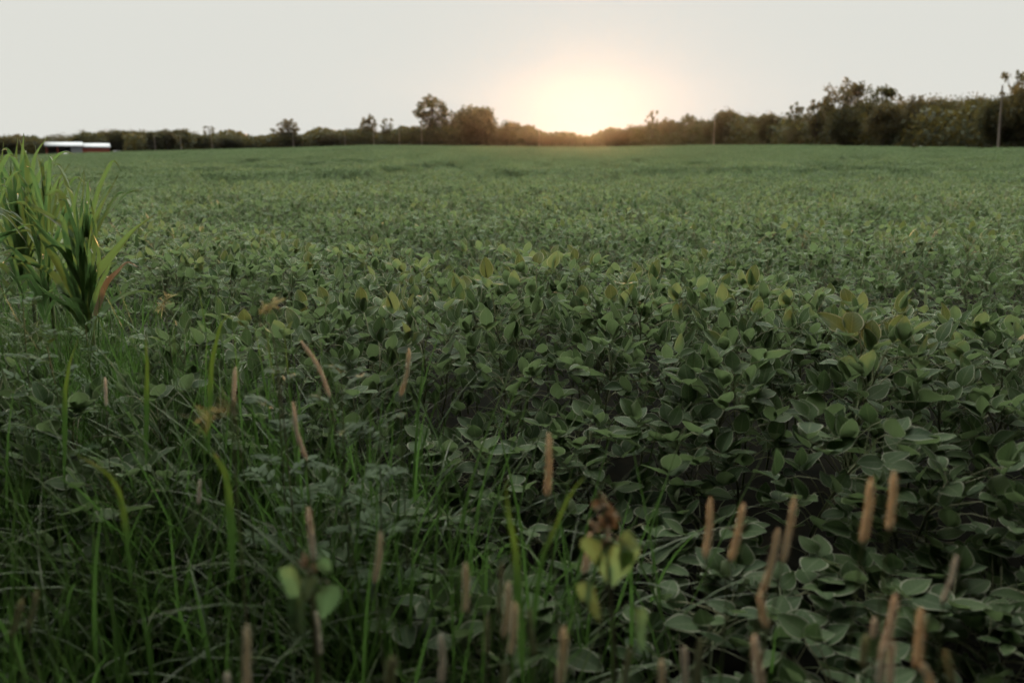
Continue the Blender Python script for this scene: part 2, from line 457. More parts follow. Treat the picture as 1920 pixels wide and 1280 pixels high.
pts, pick, turn, size = [], [], [], []
half = math.radians(46)
def put(x, y, p, s):
    pts.append((x, y, ground_z(x, y))); pick.append(p); turn.append(rng.uniform(0, 6.28)); size.append(s)
R1, R2, R3 = 22., 85., 420.
for gx in np.arange(-R1, R1, .27):
    for gy in np.arange(.3, R1 + 1, .27):
        x, y = gx + rng.uniform(-.1, .1), gy + rng.uniform(-.1, .1)
        d = math.hypot(x, y); a = abs(math.atan2(x, y))
        if d > R1 or a > (half if d > 7 else R(80)): continue
        if d <= near_max and abs(x) <= .70 * y + .28: continue
        if d < 6 and not in_crop(x, y): continue
        if d < .72: continue
        s = 1 + float(bumps(x, y)) / .65
        put(x, y, int(rng.integers(8)), (.98, .98, s * rng.uniform(.94, 1.05)))
for (r0, r1, st_, p0, npk) in ((R1 - .8, R2, 2.3, 8, 5), (R2 - 2, R3, 5.6, 13, 5)):
    for gx in np.arange(-r1, r1, st_):
        for gy in np.arange(0, r1, st_):
            x, y = gx + rng.uniform(-.5, .5), gy + rng.uniform(-.5, .5)
            d = math.hypot(x, y); a = math.atan2(x, y)
            if d < r0 or d > r1 or abs(a) > half or d > edge(a) - 1: continue
            put(x, y, p0 + int(rng.integers(npk)), (1, 1, 1 + rng.normal(0, .03) + 1.7 * float(bumps(x, y))))
me = bpy.data.meshes.new('soybean_crop'); me.from_pydata([tuple(map(float, p)) for p in pts], [], [])
for nm, ty, dat in (('pick', 'INT', pick), ('turn', 'FLOAT', turn)):
    me.attributes.new(nm, ty, 'POINT').data.foreach_set('value', dat)
me.attributes.new('size', 'FLOAT_VECTOR', 'POINT').data.foreach_set('vector', np.array(size, np.float32).ravel())
crop = bpy.data.objects.new('soybean_crop', me); C.objects.link(crop)
tag(crop, 'dense green soybean crop filling the whole field out to the trees', 'soybean crop', kind='stuff')
g = bpy.data.node_groups.new('crop', 'GeometryNodeTree')
g.interface.new_socket('Geometry', in_out='INPUT', socket_type='NodeSocketGeometry')
g.interface.new_socket('Geometry', in_out='OUTPUT', socket_type='NodeSocketGeometry')
gi, go = g.nodes.new('NodeGroupInput'), g.nodes.new('NodeGroupOutput')
ci = g.nodes.new('GeometryNodeCollectionInfo'); ci.inputs[0].default_value = TPL
ci.inputs['Separate Children'].default_value = True; ci.inputs['Reset Children'].default_value = True
ip = g.nodes.new('GeometryNodeInstanceOnPoints'); ip.inputs['Pick Instance'].default_value = True
def gattr(nm, ty):
    n = g.nodes.new('GeometryNodeInputNamedAttribute'); n.data_type = ty; n.inputs[0].default_value = nm
    return next(o for o in n.outputs if o.enabled and o.name == 'Attribute')
cx = g.nodes.new('ShaderNodeCombineXYZ')
g.links.new(gattr('turn', 'FLOAT'), cx.inputs[2])
g.links.new(gi.outputs[0], ip.inputs['Points']); g.links.new(ci.outputs[0], ip.inputs['Instance'])
g.links.new(gattr('pick', 'INT'), ip.inputs['Instance Index'])
er = g.nodes.new('FunctionNodeEulerToRotation'); g.links.new(cx.outputs[0], er.inputs[0])
g.links.new(er.outputs[0], ip.inputs['Rotation']); g.links.new(gattr('size', 'FLOAT_VECTOR'), ip.inputs['Scale'])
g.links.new(ip.outputs[0], go.inputs[0])
crop.modifiers.new('crop', 'NODES').node_group = g
print('crop points', len(pts))

# ------------------------------------------------------------------ grass margin (left and along the bottom)
def grass_blades(mb, x, y, L, lean, width, curl, tint):
    n = len(x); a = rng.uniform(0, 6.28, n)
    el = np.radians(90 - lean)
    D = np.stack([np.sin(a) * np.cos(el), np.cos(a) * np.cos(el), np.sin(el)], 1)
    N = np.stack([-np.sin(a) * np.sin(el), -np.cos(a) * np.sin(el), np.cos(el)], 1)
    mb.leaves(np.stack([x, y, ground_z(x, y) - .01], 1), D, N, L, width, BLADE(9), 3, curl=curl, fold=.35, tint=tint, side=rng.normal(0, .08, n))
gm = MB()
gx, gy = [], []
while len(gx) < 6800:
    x, y = rng.uniform(-3.6, 1.3), rng.uniform(.45, 4.6)
    side_ = ((x + 1.9) * (0.9 - 3.6) - (y - 3.6) * (.35 + 1.9))
    if side_ < -.05 and rng.random() > math.exp((side_ + .05) / .5) * .5: continue
    if abs(x) > .75 * y + .5 or math.hypot(x, y) < .62: continue
    if y < 1.1 and rng.random() < .3: continue
    gx.append(x); gy.append(y)
for _ in range(900):                                        # rank grass round the corn
    gx.append(rng.uniform(-3.4, -1.35)); gy.append(rng.uniform(2.3, 3.7))
for _ in range(1100):                                       # taller blades along the edge of the crop
    k = rng.uniform(0, 1); gx.append(-1.75 + 1.75 * k + rng.normal(0, .22)); gy.append(3.0 - 1.55 * k + rng.normal(0, .22))
gx, gy = np.array(gx), np.array(gy); n = len(gx)
hgt = rng.beta(2.0, 2.4, n) * .62 + .2
hgt[-1100:] = rng.uniform(.45, .85, 1100)
hgt[-2000:-1100] = rng.uniform(.4, .85, 900)
hgt *= np.interp(np.hypot(gx, gy), [.6, 1.2, 2.0], [.55, .8, 1.05])
grass_blades(gm, gx, gy, hgt, np.abs(rng.normal(6, 9, n)), rng.uniform(.005, .0135, n), np.abs(rng.normal(.8, .8, n)), rng.beta(2, 2.4, n))
tag(gm.build('grass', M_grass), 'tangled dark green grass of the field margin at lower left', 'grass', kind='stuff')

# ------------------------------------------------------------------ foxtails
def foxtail(label, top, bot, depth, kind='tan', thick=1.0, bend=0., blades=2):
    """seed head from pixel bot to pixel top at depth; the stalk runs down to the ground"""
    a, bt = at(*top, depth * rng.uniform(.99, 1.01)), at(*bot, depth)
    n = np.cross(bt - a, [0, 1, 0]); mid = (a + bt) / 2 + unit(n) * bend * np.linalg.norm(a - bt)
    down = unit(bt - a)
    base = bt + down * .15; base = np.array([bt[0] + (bt[0] - a[0]) * .6 + rng.normal(0, .03), bt[1] + rng.uniform(-.02, .06), 0])
    root = empty('foxtail', base)
    tag(root, label, 'foxtail', 'foxtail grass seed heads in the foreground')
    sh = lambda p: np.asarray(p) - base
    axis = spline([sh(bt), sh(mid), sh(a)], 26)
    L = np.linalg.norm(a - bt)
    t = np.linspace(0, 1, 26)
    r = .0025 * thick * np.clip(np.minimum((t + .05) * 8, 1.05 - .30 * t), 0, 1) * np.where(t > .8, np.clip((1.01 - t) / .21, 0, 1) ** .6, 1)
    hb = MB(); hb.tube(axis, r * (1 + rng.normal(0, .05, 26)), 8, np.clip(.75 + rng.normal(0, .1), 0, 1))
    nb = int(1000 * L / .09)                                  # spikelets and bristles
    tt = rng.uniform(0, 1, nb)
    P = np.stack([np.interp(tt, t, axis[:, i]) for i in range(3)], 1); T = unit(np.gradient(axis, axis=0))
    T = np.stack([np.interp(tt, t, T[:, i]) for i in range(3)], 1)
    out = rng.normal(0, 1, (nb, 3)); out = unit(out - T * (out * T).sum(1, keepdims=True))
    rr = np.interp(tt, t, r)
    hb.leaves(P + out * rr[:, None] * .8, unit(out * .75 + T), T * -.5 + out, rng.uniform(.003, .0075, nb) * (.7 + .3 * thick) * np.where(tt > .9, .6, 1), .0008, np.array([.8, 1, .1]), 2, tint=rng.uniform(.2, 1, nb))
    hb.build('seed_head', M_head[kind], root)
    hm = sh(bt)
    st = spline([[0, 0, 0], hm * .5 + np.array([rng.normal(0, .02), 0, .0]), hm - 0 * down, ], 12)
    st[-1] = axis[1]
    MB().tube(st, np.linspace(.0019, .0013, 12), 5, .35).build('stalk', M_stem, root)
    for _ in range(blades):
        f = rng.uniform(.1, .6); p = np.array([np.interp(f, np.linspace(0, 1, 12), st[:, i]) for i in range(3)])
        az = rng.uniform(0, 6.28); el = rng.uniform(.7, 1.25)
        bl = MB(); D = [math.sin(az) * math.cos(el), math.cos(az) * math.cos(el), math.sin(el)]
        bl.leaves(p, D, [-math.sin(az), -math.cos(az), .6], rng.uniform(.14, .3), rng.uniform(.006, .010), BLADE(10), 3, curl=rng.uniform(.3, 1.6), fold=.3, tint=rng.uniform(.3, .9))
        bl.build('blade', M_grass, root)
    return root
FOX = [
 ('long pale seed head bowing left above the grass, highest of the foxtails', (565, 640), (619, 745), 1.75, 'pale', 1.15, .06),
 ('upright tan seed head with glowing orange edges standing against the open soybean canopy', (767, 655), (750, 743), 1.75, 'tan', 1.25, .05),
 ('pale drooping seed head leaning left beside a round soybean leaf in the grass', (549, 755), (575, 863), 1.55, 'pale', 1.2, -.05),
 ('thin faded seed head on a pale stalk above a blurred brown panicle', (441, 690), (437, 762), 1.6, 'pale', .8, 0),
 ('bright tan upright seed head among soybean leaves in the middle of the picture', (1029, 815), (1025, 931), 1.25, 'tan', 1.3, .02),
 ('straight pink tan seed head rising out of a wilted heart-leaved weed', (578, 953), (588, 1050), 1.2, 'pale', 1.15, 0),
 ('tan seed head with a pale lower end right of the left weed', (713, 997), (702, 1093), 1.2, 'tan', 1.1, .03),
 ('short orange tan seed head crossed by a bent grass blade', (873, 1057), (872, 1150), 1.12, 'tan', 1.2, .02),
 ('slim green seed head just behind the overlapping pair of tan heads', (941, 1057), (935, 1152), 1.15, 'green', .7, 0),
 ('rear one of two overlapping orange seed heads, its tip the higher', (954, 1092), (945, 1196), 1.1, 'tan', 1.3, .02),
 ('front one of two overlapping orange seed heads, its lower end bright', (965, 1132), (957, 1229), 1.04, 'tan', 1.3, .02),
 ('slim pale green seed head leaning left right of the overlapping pair', (992, 1141), (1001, 1230), 1.1, 'green', .9, 0),
 ('small green seed head left of the overlapping orange pair', (914, 1156), (911, 1226), 1.12, 'green', .8, 0),
 ('beige seed head cut by the frame below the crossed tan one', (827, 1189), (827, 1283), 1.05, 'pale', 1.15, .03),
 ('large orange brown seed head reaching the bottom edge near the middle', (1057, 1178), (1048, 1290), 1.0, 'tan', 1.5, .02),
 ('stub of a green seed head at the bottom edge under the orange pair', (948, 1246), (945, 1310), 1.02, 'green', .9, 0),
 ('blurred dark orange seed head standing alone at lower left', (463, 1172), (462, 1300), .95, 'tan', 1.3, 0),
 ('short tan seed head hanging under the weed leaf, tilted left', (592, 1148), (600, 1228), 1.08, 'pale', 1.1, 0),
 ('thick olive green seed head at the bottom edge below the left weed', (735, 1230), (729, 1315), .95, 'green', 1.7, 0),
 ('tiny tip of a seed head left of the lone dark orange one', (426, 1260), (425, 1320), .98, 'pale', .9, 0),
 ('pink tan seed head half hidden by the large weed leaf', (1107, 1000), (1094, 1076), 1.14, 'pale', 1.2, .03),
 ('thin pale seed head behind the brown tip of the right weed', (1142, 962), (1137, 1022), 1.2, 'pale', .8, 0),
 ('orange seed head standing almost straight, left one of a matched pair', (1332, 935), (1322, 1047), 1.15, 'tan', 1.15, .02),
 ('orange seed head leaning right, right one of a matched pair', (1394, 944), (1369, 1053), 1.12, 'tan', 1.2, .02),
 ('darker orange seed head leaning right behind the longest tilted one', (1489, 933), (1467, 1056), 1.1, 'tan', 1.15, .02),
 ('longest tilted orange seed head, its lower end touching another head', (1459, 994), (1428, 1114), 1.05, 'tan', 1.15, .03),
 ('short orange seed head leaning left directly under the longest tilted one', (1424, 1112), (1437, 1178), 1.02, 'tan', 1.2, 0),
 ('thick rust brown seed head, left one of the two high on the right side', (1634, 899), (1617, 1018), 1.05, 'tan', 1.5, .02),
 ('rust brown seed head, right one of the two high on the right side', (1676, 886), (1666, 995), 1.07, 'tan', 1.35, .02),
 ('thin dull brown seed head leaning over pale soybean leaves', (1793, 1042), (1766, 1131), 1.08, 'pale', .9, .04),
 ('tall dull tan seed head rising above two short ones at lower right', (1679, 1116), (1655, 1218), .98, 'pale', 1.2, .03),
 ('left one of two short tan seed heads under the tall dull one', (1657, 1205), (1647, 1285), .96, 'pale', 1.2, 0),
 ('right one of two short tan seed heads under the tall dull one', (1673, 1203), (1668, 1287), .97, 'pale', 1.1, 0),
 ('wide brown seed head at lower right touching a bent lower one', (1727, 1143), (1717, 1253), .95, 'tan', 1.3, .02),
 ('bent tan seed head leaning left at the bottom edge on the right', (1730, 1246), (1752, 1310), .93, 'tan', 1.2, .04),
 ('wide tan seed head at the bottom edge below the tilted orange ones', (1415, 1193), (1427, 1300), .93, 'pale', 1.5, 0),
 ('pale green seed head at the bottom edge under the matched pair', (1313, 1199), (1304, 1300), 1.0, 'green', 1.1, 0),
 ('thin tan seed head beside the pale green one at the bottom edge', (1283, 1214), (1286, 1300), .98, 'pale', 1.0, 0),
 ('small tan seed head tip at the bottom edge right of the large weed', (1240, 1237), (1243, 1310), .96, 'tan', 1.1, 0),
 ('slim green seed head leaning right beside the stem of the large weed', (1181, 1213), (1168, 1300), 1.0, 'green', .9, 0),
 ('small club-shaped green seed head left of the tall dull tan one', (1623, 1192), (1617, 1252), 1.0, 'green', 1.1, 0),
 ('tiny pale seed head just above the club-shaped green one', (1640, 1160), (1636, 1197), 1.05, 'pale', .8, 0),
 ('small green seed head bent left in the lower right corner', (1773, 1222), (1787, 1285), .98, 'green', 1.0, 0),
 ('dark green seed head leaning right low in the left corner', (41, 1124), (19, 1196), 1.1, 'green', 1.0, .03),
 ('dim slender green seed head beside the dark one in the left corner', (69, 1108), (50, 1182), 1.13, 'green', .8, .03),
 ('small pale seed head upright in the dark grass below the corn', (197, 709), (199, 762), 2.0, 'pale', 1.0, 0),
 ('tiny faint seed head deep in the grass left of centre', (375, 899), (372, 946), 1.6, 'pale', .9, 0),
]
for f in FOX: foxtail(f[0], f[1], f[2], f[3], f[4], f[5], f[6])

# ------------------------------------------------------------------ ribbon leaf along pixel points with depth
def ribbon(mb, pts, width_px, rows=16, tint=.5, twist=0., fold=.3, facing=None):
    P3 = spline([at(x, y, d) for x, y, d in pts], rows)
    T = unit(np.gradient(P3, axis=0)); view = unit(np.array([0, 0, CAM_H]) - P3)
    t = np.linspace(0, 1, rows)
    B = unit(np.cross(T, view)); N = np.cross(B, T)
    if facing is not None: twist = twist + facing
    tw = twist * t + (facing or 0) * .4
    B2 = B * np.cos(tw)[:, None] + N * np.sin(tw)[:, None]; N2 = np.cross(B2, T)
    dep = np.mean([p[2] for p in pts])
    w = BLADE(rows) * np.minimum(1, .55 + t * 3) * width_px * .80 / FPX * dep / 2
    s = np.linspace(-1, 1, 5)
    V = P3[:, None] + B2[:, None] * (w[:, None] * s[None])[..., None] * math.cos(fold) + N2[:, None] * (w[:, None] * np.abs(s)[None] * math.sin(fold) + .004 * np.sin(14 * t[:, None] + 3 * s[None]) * np.abs(s)[None])[..., None]
    i = (np.arange(rows - 1)[:, None] * 5 + np.arange(4)[None]).ravel()
    mb.add(V, np.stack([i, i + 1, i + 6, i + 5], 1), np.stack(np.meshgrid(t, (s + 1) / 2, indexing='ij'), -1), tint)

def corn(label, base_px, depth, leaves, stalk_px, dry=(), dd=0):
    b0 = at(*base_px, depth); base = np.array([b0[0], b0[1], 0.])
    root = empty('corn_plant', base); tag(root, label, 'corn', 'corn plants at the left edge of the field')
    def local(mb):
        mb.v = [v - base for v in mb.v]; return mb
    top = at(*stalk_px, depth)
    bx, by = base_px; sx, sy = stalk_px
    for _ in range(26):
        f = rng.uniform(-.6, .9); ax, ay = bx + (sx - bx) * f, by - 30 + (sy - by) * f
        ln = rng.uniform(90, 210); th = rng.normal(0, .42); dr = rng.uniform(0, .5)
        ln = min(ln, (ay - 268) / max(.3, math.cos(th)))
        dx_, dy_ = math.sin(th) * ln, -math.cos(th) * ln
        o = rng.uniform(-.35, .35)
        leaves = leaves + [([(ax, ay, depth), (ax + dx_ * .4, ay + dy_ * .5, depth + o * .4), (ax + dx_ * .85, ay + dy_ * (.9 - dr * .2), depth + o * .8), (ax + dx_ * 1.15, ay + dy_ * (1 - dr * .6), depth + o)], rng.uniform(8, 14), rng.uniform(-.8, .9))]
    local(MB().tube(spline([base, (base + top) / 2, top], 8), np.linspace(.012, .006, 8), 7, .4)).build('stalk', M_stem, root)
    for q, (pts, w, tw) in enumerate(leaves):
        k = len(pts); o = rng.uniform(-.28, .28)
        if len(pts[0]) == 2: pts = [(x, y, depth + o * (j / (k - 1))) for j, (x, y) in enumerate(pts)]
        mb = MB(); ribbon(mb, pts, w, 18, rng.uniform(.25, .9), tw, .3)
        lf = local(mb).build('leaf', M_dry if q in dry else M_corn, root)
        if q in dry: lf['label'] = 'withered brown leaf'
corn('corn plant in front with arching green leaves and one withered brown leaf', (163, 600), 3.0, [
    ([(160, 585), (160, 499), (166, 434), (187, 396), (220, 329)], 22, 1.0),
    ([(166, 590), (170, 534), (200, 490), (244, 440), (290, 401)], 25, .7),
    ([(160, 570), (156, 500), (153, 430), (158, 327)], 17, .6),
    ([(155, 580), (150, 521), (137, 440), (115, 368), (96, 360), (80, 372)], 27, .5),
    ([(155, 540), (147, 465), (137, 371), (118, 343)], 15, .9),
    ([(150, 590), (137, 545), (85, 450), (60, 400), (44, 372)], 22, .5),
    ([(156, 580), (131, 480), (97, 450), (28, 372)], 24, .8),
    ([(178, 592), (192, 548), (217, 512), (238, 494), (258, 499)], 19, 1.8),
    ([(150, 590), (125, 555), (90, 506), (4, 477)], 24, .6),
    ([(150, 600), (131, 577), (94, 552), (54, 517)], 15, .8),
    ([(180, 600), (215, 562), (262, 546), (306, 558)], 12, .6),
    ([(165, 600), (155, 568), (135, 560), (112, 560)], 13, .6),
    ([(140, 520), (122, 425), (140, 380), (157, 320)], 15, .7),
    ([(160, 590), (168, 520), (178, 440), (170, 372)], 17, -.6),
    ([(165, 600), (178, 540), (185, 470), (168, 425)], 15, .9),
], (157, 470), dry=(7,))
corn('tall corn plant behind with upright pointed leaves reaching the skyline', (45, 540), 3.7, [
    ([(44, 520), (38, 390), (42, 320), (44, 250)], 22, .5),
    ([(48, 520), (56, 385), (50, 302), (36, 262)], 20, .6),
    ([(50, 520), (58, 365), (64, 302), (88, 256)], 14, .6),
    ([(40, 520), (31, 365), (30, 310), (33, 258)], 14, .4),
    ([(38, 520), (22, 370), (8, 320), (0, 291)], 15, .5),
    ([(52, 520), (65, 400), (103, 352), (129, 308)], 16, .8),
    ([(40, 520), (10, 400), (3, 333), (6, 266)], 16, .6),
    ([(50, 520), (62, 400), (74, 330), (66, 272)], 14, -.5),
    ([(44, 540), (60, 440), (92, 400), (122, 395)], 16, .7),
    ([(40, 540), (18, 470), (-10, 440), (-45, 455)], 18, .7),
    ([(44, 520), (30, 430), (22, 365), (20, 300)], 20, .5),
], (46, 360))
corn('corn plant at the left frame edge with leaves arching into the picture', (-35, 560), 3.15, [
    ([(-35, 550), (-15, 455), (37, 434), (68, 437)], 13, .5),
    ([(-35, 560), (-20, 490), (20, 470), (68, 462)], 12, .6),
    ([(-35, 560), (-25, 420), (5, 400), (60, 470)], 17, .6),
    ([(-35, 560), (-30, 430), (-12, 330), (14, 290)], 19, .6),
    ([(-35, 560), (-50, 430), (-80, 360), (-120, 330)], 20, .6),
    ([(-35, 560), (-40, 400), (-35, 320), (-20, 262)], 18, .6),
    ([(-35, 570), (-5, 500), (25, 520), (50, 570)], 16, .8),
    ([(-35, 570), (-70, 500), (-110, 480), (-150, 520)], 18, .8),
], (-35, 420))
corn('corn plant between the front one and the frame edge, half hidden by leaves', (85, 575), 3.35, [
    ([(85, 560), (80, 460), (62, 395), (40, 350)], 22, .6),
    ([(85, 560), (90, 440), (100, 380), (112, 335)], 20, -.6),
    ([(85, 560), (100, 470), (125, 430), (160, 412)], 18, .7),
    ([(85, 560), (70, 500), (30, 480), (0, 500)], 18, .6),
    ([(85, 560), (84, 450), (88, 390), (76, 330)], 16, .6),
    ([(85, 570), (60, 520), (25, 530), (-5, 570)], 16, .9),
], (85, 430))

# ------------------------------------------------------------------ wilted broad-leaved weeds and feathery weeds
def wilted_weed(label, depth, stem, leaves, curled):
    b0 = at(*stem[0], depth); base = np.array([b0[0], b0[1] + .03, 0.])
    root = empty('wilted_weed', base); tag(root, label, 'weed', 'wilted broad-leaved weeds')
    path = np.vstack([[0, 0, 0], spline([at(x, y, depth) - base for x, y in stem], 10)])
    MB().tube(path, np.linspace(.0035, .002, len(path)), 6, .7).build('stem', M_stem, root)
    for (p, tip, w, nz) in leaves:
        a, c = at(*p, depth - .01), at(*tip, depth + rng.uniform(-.04, .03))
        j = np.array([np.interp(np.clip(.5, 0, 1), [0, 1], [0, 1])] * 1)
        s = path[np.argmin(np.linalg.norm(path + base - a - np.array([0, 0, -.01]), axis=1))]
        mb = MB(); L = np.linalg.norm(c - a)
        mb.leaves(a - base, c - a, np.array([nz, -1, .35]), L * 1.05, w / FPX * depth, HEART(10), 7, curl=rng.uniform(-.5, .4), fold=rng.uniform(.2, .5), tint=rng.uniform(.3, .9), wave=.03)
        mb.tube(spline([s, (s + a - base) / 2 + np.array([0, 0, .01]), a - base], 5), .0012, 4, .5, 1)
        mb.build('leaf', [M_weed, M_stem], root)
    for (x, y, r) in curled:
        mb = MB(); p = at(x, y, depth) - base
        k = 7; az = rng.uniform(0, 6.28, k); el = rng.uniform(-.8, .9, k)
        D = np.stack([np.sin(az) * np.cos(el), np.cos(az) * np.cos(el), np.sin(el)], 1)
        mb.leaves(np.repeat(p[None], k, 0), D, rng.normal(0, 1, (k, 3)), r / FPX * depth * rng.uniform(.7, 1.2, k), r * .55 / FPX * depth, OVATE(6), 5, curl=rng.uniform(1, 3, k), fold=.6, tint=rng.uniform(.3, 1, k))
        mb.build('dry_leaf', M_dry, root)
wilted_weed('wilted weed with a large pale heart-shaped leaf and brown curled tip', 1.05,
    [(1152, 1290), (1150, 1180), (1142, 1090), (1136, 1000), (1132, 940)],
    [((1150, 1020), (1155, 1108), 92, .1), ((1178, 1018), (1170, 1075), 60, .5), ((1105, 1005), (1124, 1062), 50, -.5),
     ((1092, 1090), (1128, 1160), 42, -.3), ((1198, 1140), (1200, 1222), 36, .4), ((1165, 1010), (1205, 1030), 45, .2)],
    [(1130, 942, 26), (1138, 968, 30), (1118, 985, 26), (1142, 1025, 26)])
wilted_weed('wilted weed with drooping scalloped leaves under a pink seed head', 1.08,
    [(596, 1300), (590, 1200), (582, 1100), (578, 1055)],
    [((545, 1060), (562, 1135), 62, -.3), ((618, 1095), (606, 1165), 60, .4), ((560, 1120), (548, 1180), 44, -.2),
     ((555, 1140), (572, 1200), 36, .1), ((598, 1048), (622, 1072), 34, .3), ((582, 1080), (576, 1120), 40, 0)],
    [(570, 1052, 20), (584, 1066, 18)])

def feathery(label, px, depth, top_px, n=11, spread=.13, mat_=None):
    b0 = at(*px, depth); base = np.array([b0[0], b0[1], 0.])
    root = empty('feathery_weed', base); tag(root, label, 'weed', 'feathery green weeds in the margin')
    top = at(*top_px, depth) - base
    st = spline([[0, 0, 0], top * .5 + np.array([rng.normal(0, .01), 0, 0]), top], 10)
    MB().tube(st, np.linspace(.003, .0012, 10), 5, .4).build('stem', M_stem, root)
    mb = MB(); az = rng.uniform(0, 6.28)
    for k in range(n):
        f = .35 + .65 * k / (n - 1); az += 2.4
        p = np.array([np.interp(f, np.linspace(0, 1, 10), st[:, i]) for i in range(3)])
        L = spread * (1.15 - .75 * f) * rng.uniform(.9, 1.2) + .02
        D = np.array([math.sin(az) * .8, math.cos(az) * .8, .6])
        q = spline([p, p + D * L * .6, p + D * L + np.array([0, 0, -.15 * L])], 9)
        mb.tube(q, .0008, 3, .5)
        T = unit(np.gradient(q, axis=0)); sdv = unit(np.cross(T, [0, 0, 1.]))
        for s in (-1, 1):
            m_ = len(q); Ls = L * .38 * np.sin(np.linspace(.5, 2.9, m_)) + .006
            mb.leaves(q, sdv * s + T * .8 + rng.normal(0, .15, (m_, 3)), np.tile([0, 0, 1.], (m_, 1)) + rng.normal(0, .2, (m_, 3)), Ls, Ls * .28 + .002, OVATE(5), 3, curl=.3, fold=.2, tint=rng.uniform(.2, .9, m_))
    mb.build('foliage', mat_ or M_feather, root)
feathery('tall feathery weed below the corn at the left edge', (40, 720), 2.3, (42, 565), 16, .12)
feathery('low feathery weed between the corn base and the soybeans', (165, 720), 2.5, (160, 610), 11, .11)
feathery('dim feathery weed in the dark left of the tall grass', (95, 800), 2.1, (88, 650), 12, .11)
feathery('feathery weed poking through the grass right of the brown panicle', (525, 860), 1.8, (520, 705), 13, .12)
feathery('feathery weed among grass and soybeans left of the upright tan seed head', (655, 880), 1.75, (640, 700), 12, .12)
feathery('small feathery weed behind the pale drooping seed head', (715, 930), 1.7, (712, 800), 10, .1)

def panicle(label, base_px, depth, pts, n=60, r=.04):
    b0 = at(*base_px, depth); base = np.array([b0[0], b0[1], 0.])
    root = empty('dry_panicle', base); tag(root, label, 'grass panicle', 'dry branching grass panicles')
    p = spline([[0, 0, 0]] + [at(x, y, depth) - base for x, y in pts], 18)
    MB().tube(p, np.linspace(.0018, .0007, 18), 4, .9).build('stalk', M_stem, root)
    mb = MB(); k = rng.integers(11, 18, n); P = p[k] + rng.normal(0, r * .12, (n, 3))
    D = unit(unit(np.gradient(p, axis=0))[k] + rng.normal(0, .6, (n, 3)))
    mb.leaves(P, D, rng.normal(0, 1, (n, 3)), rng.uniform(.3, 1, n) * r, .0022, np.array([.3, .5, 1, .2]), 3, curl=.5, tint=rng.uniform(0, 1, n))
    mb.build('spikelets', M_head['green'], root)
panicle('blurred brown panicle spreading over the tall grass left of centre', (430, 900), 1.2, [(437, 830), (445, 780), (420, 765), (390, 775)], 30, .045)
panicle('thin dry panicle zigzagging in front of the soybeans', (545, 800), 1.7, [(520, 680), (488, 610), (498, 580), (515, 568)], 70, .03)
panicle('nodding dry panicle right of the corn at the soybean edge', (330, 680), 2.6, [(315, 620), (308, 570), (312, 560), (300, 575)], 60, .05)

def blade_thing(label, depth, pts, w):
    b0 = at(pts[0][0], pts[0][1] + 130, depth); base = np.array([b0[0], b0[1], 0.])
    (x0, y0), (x1, y1) = pts[:2]
    mb = MB(); P = [(x, y, depth) for x, y in [(x0 + (x0 - x1) * .8, y0 + 130)] + pts]
    ribbon(mb, P, w, 16, .7, .5, .3)
    g0 = at(*P[0])
    mb.v = [v - base for v in mb.v]
    mb.tube(np.array([[0, 0, 0], (g0 - base) * .5 + [.004, 0, 0], g0 - base]), [.002, .0018, .0016], 5, .6)
    o = mb.build('broad_grass', M_grass); o.location = base
    tag(o, label, 'grass blade', 'broad grass blades in the foreground')
blade_thing('broad upright yellow green grass blade left of the bright tan seed head', 1.15, [(975, 1150), (968, 1050), (955, 960), (947, 890)], 22)
blade_thing('long grass blade leaning right towards the soybean leaves', 1.2, [(1010, 1090), (1030, 1010), (1070, 930), (1118, 868)], 15)
blade_thing('wide pale grass blade leaning left in the tall grass', 1.35, [(432, 960), (425, 900), (408, 860), (393, 842)], 20)
blade_thing('bent grass blade arching left over the dark margin', 1.3, [(232, 960), (215, 905), (180, 872), (130, 845)], 14)
blade_thing('upright grass blade glowing above the dark margin below the corn', 1.9, [(122, 770), (124, 720), (132, 680), (146, 636)], 12)
blade_thing('tall grass blade standing in front of the left soybeans', 1.9, [(275, 740), (276, 700), (275, 660), (273, 620)], 12)
blade_thing('curved grass blade leaning right over the soybeans', 1.9, [(395, 720), (400, 665), (415, 610), (440, 582)], 13)

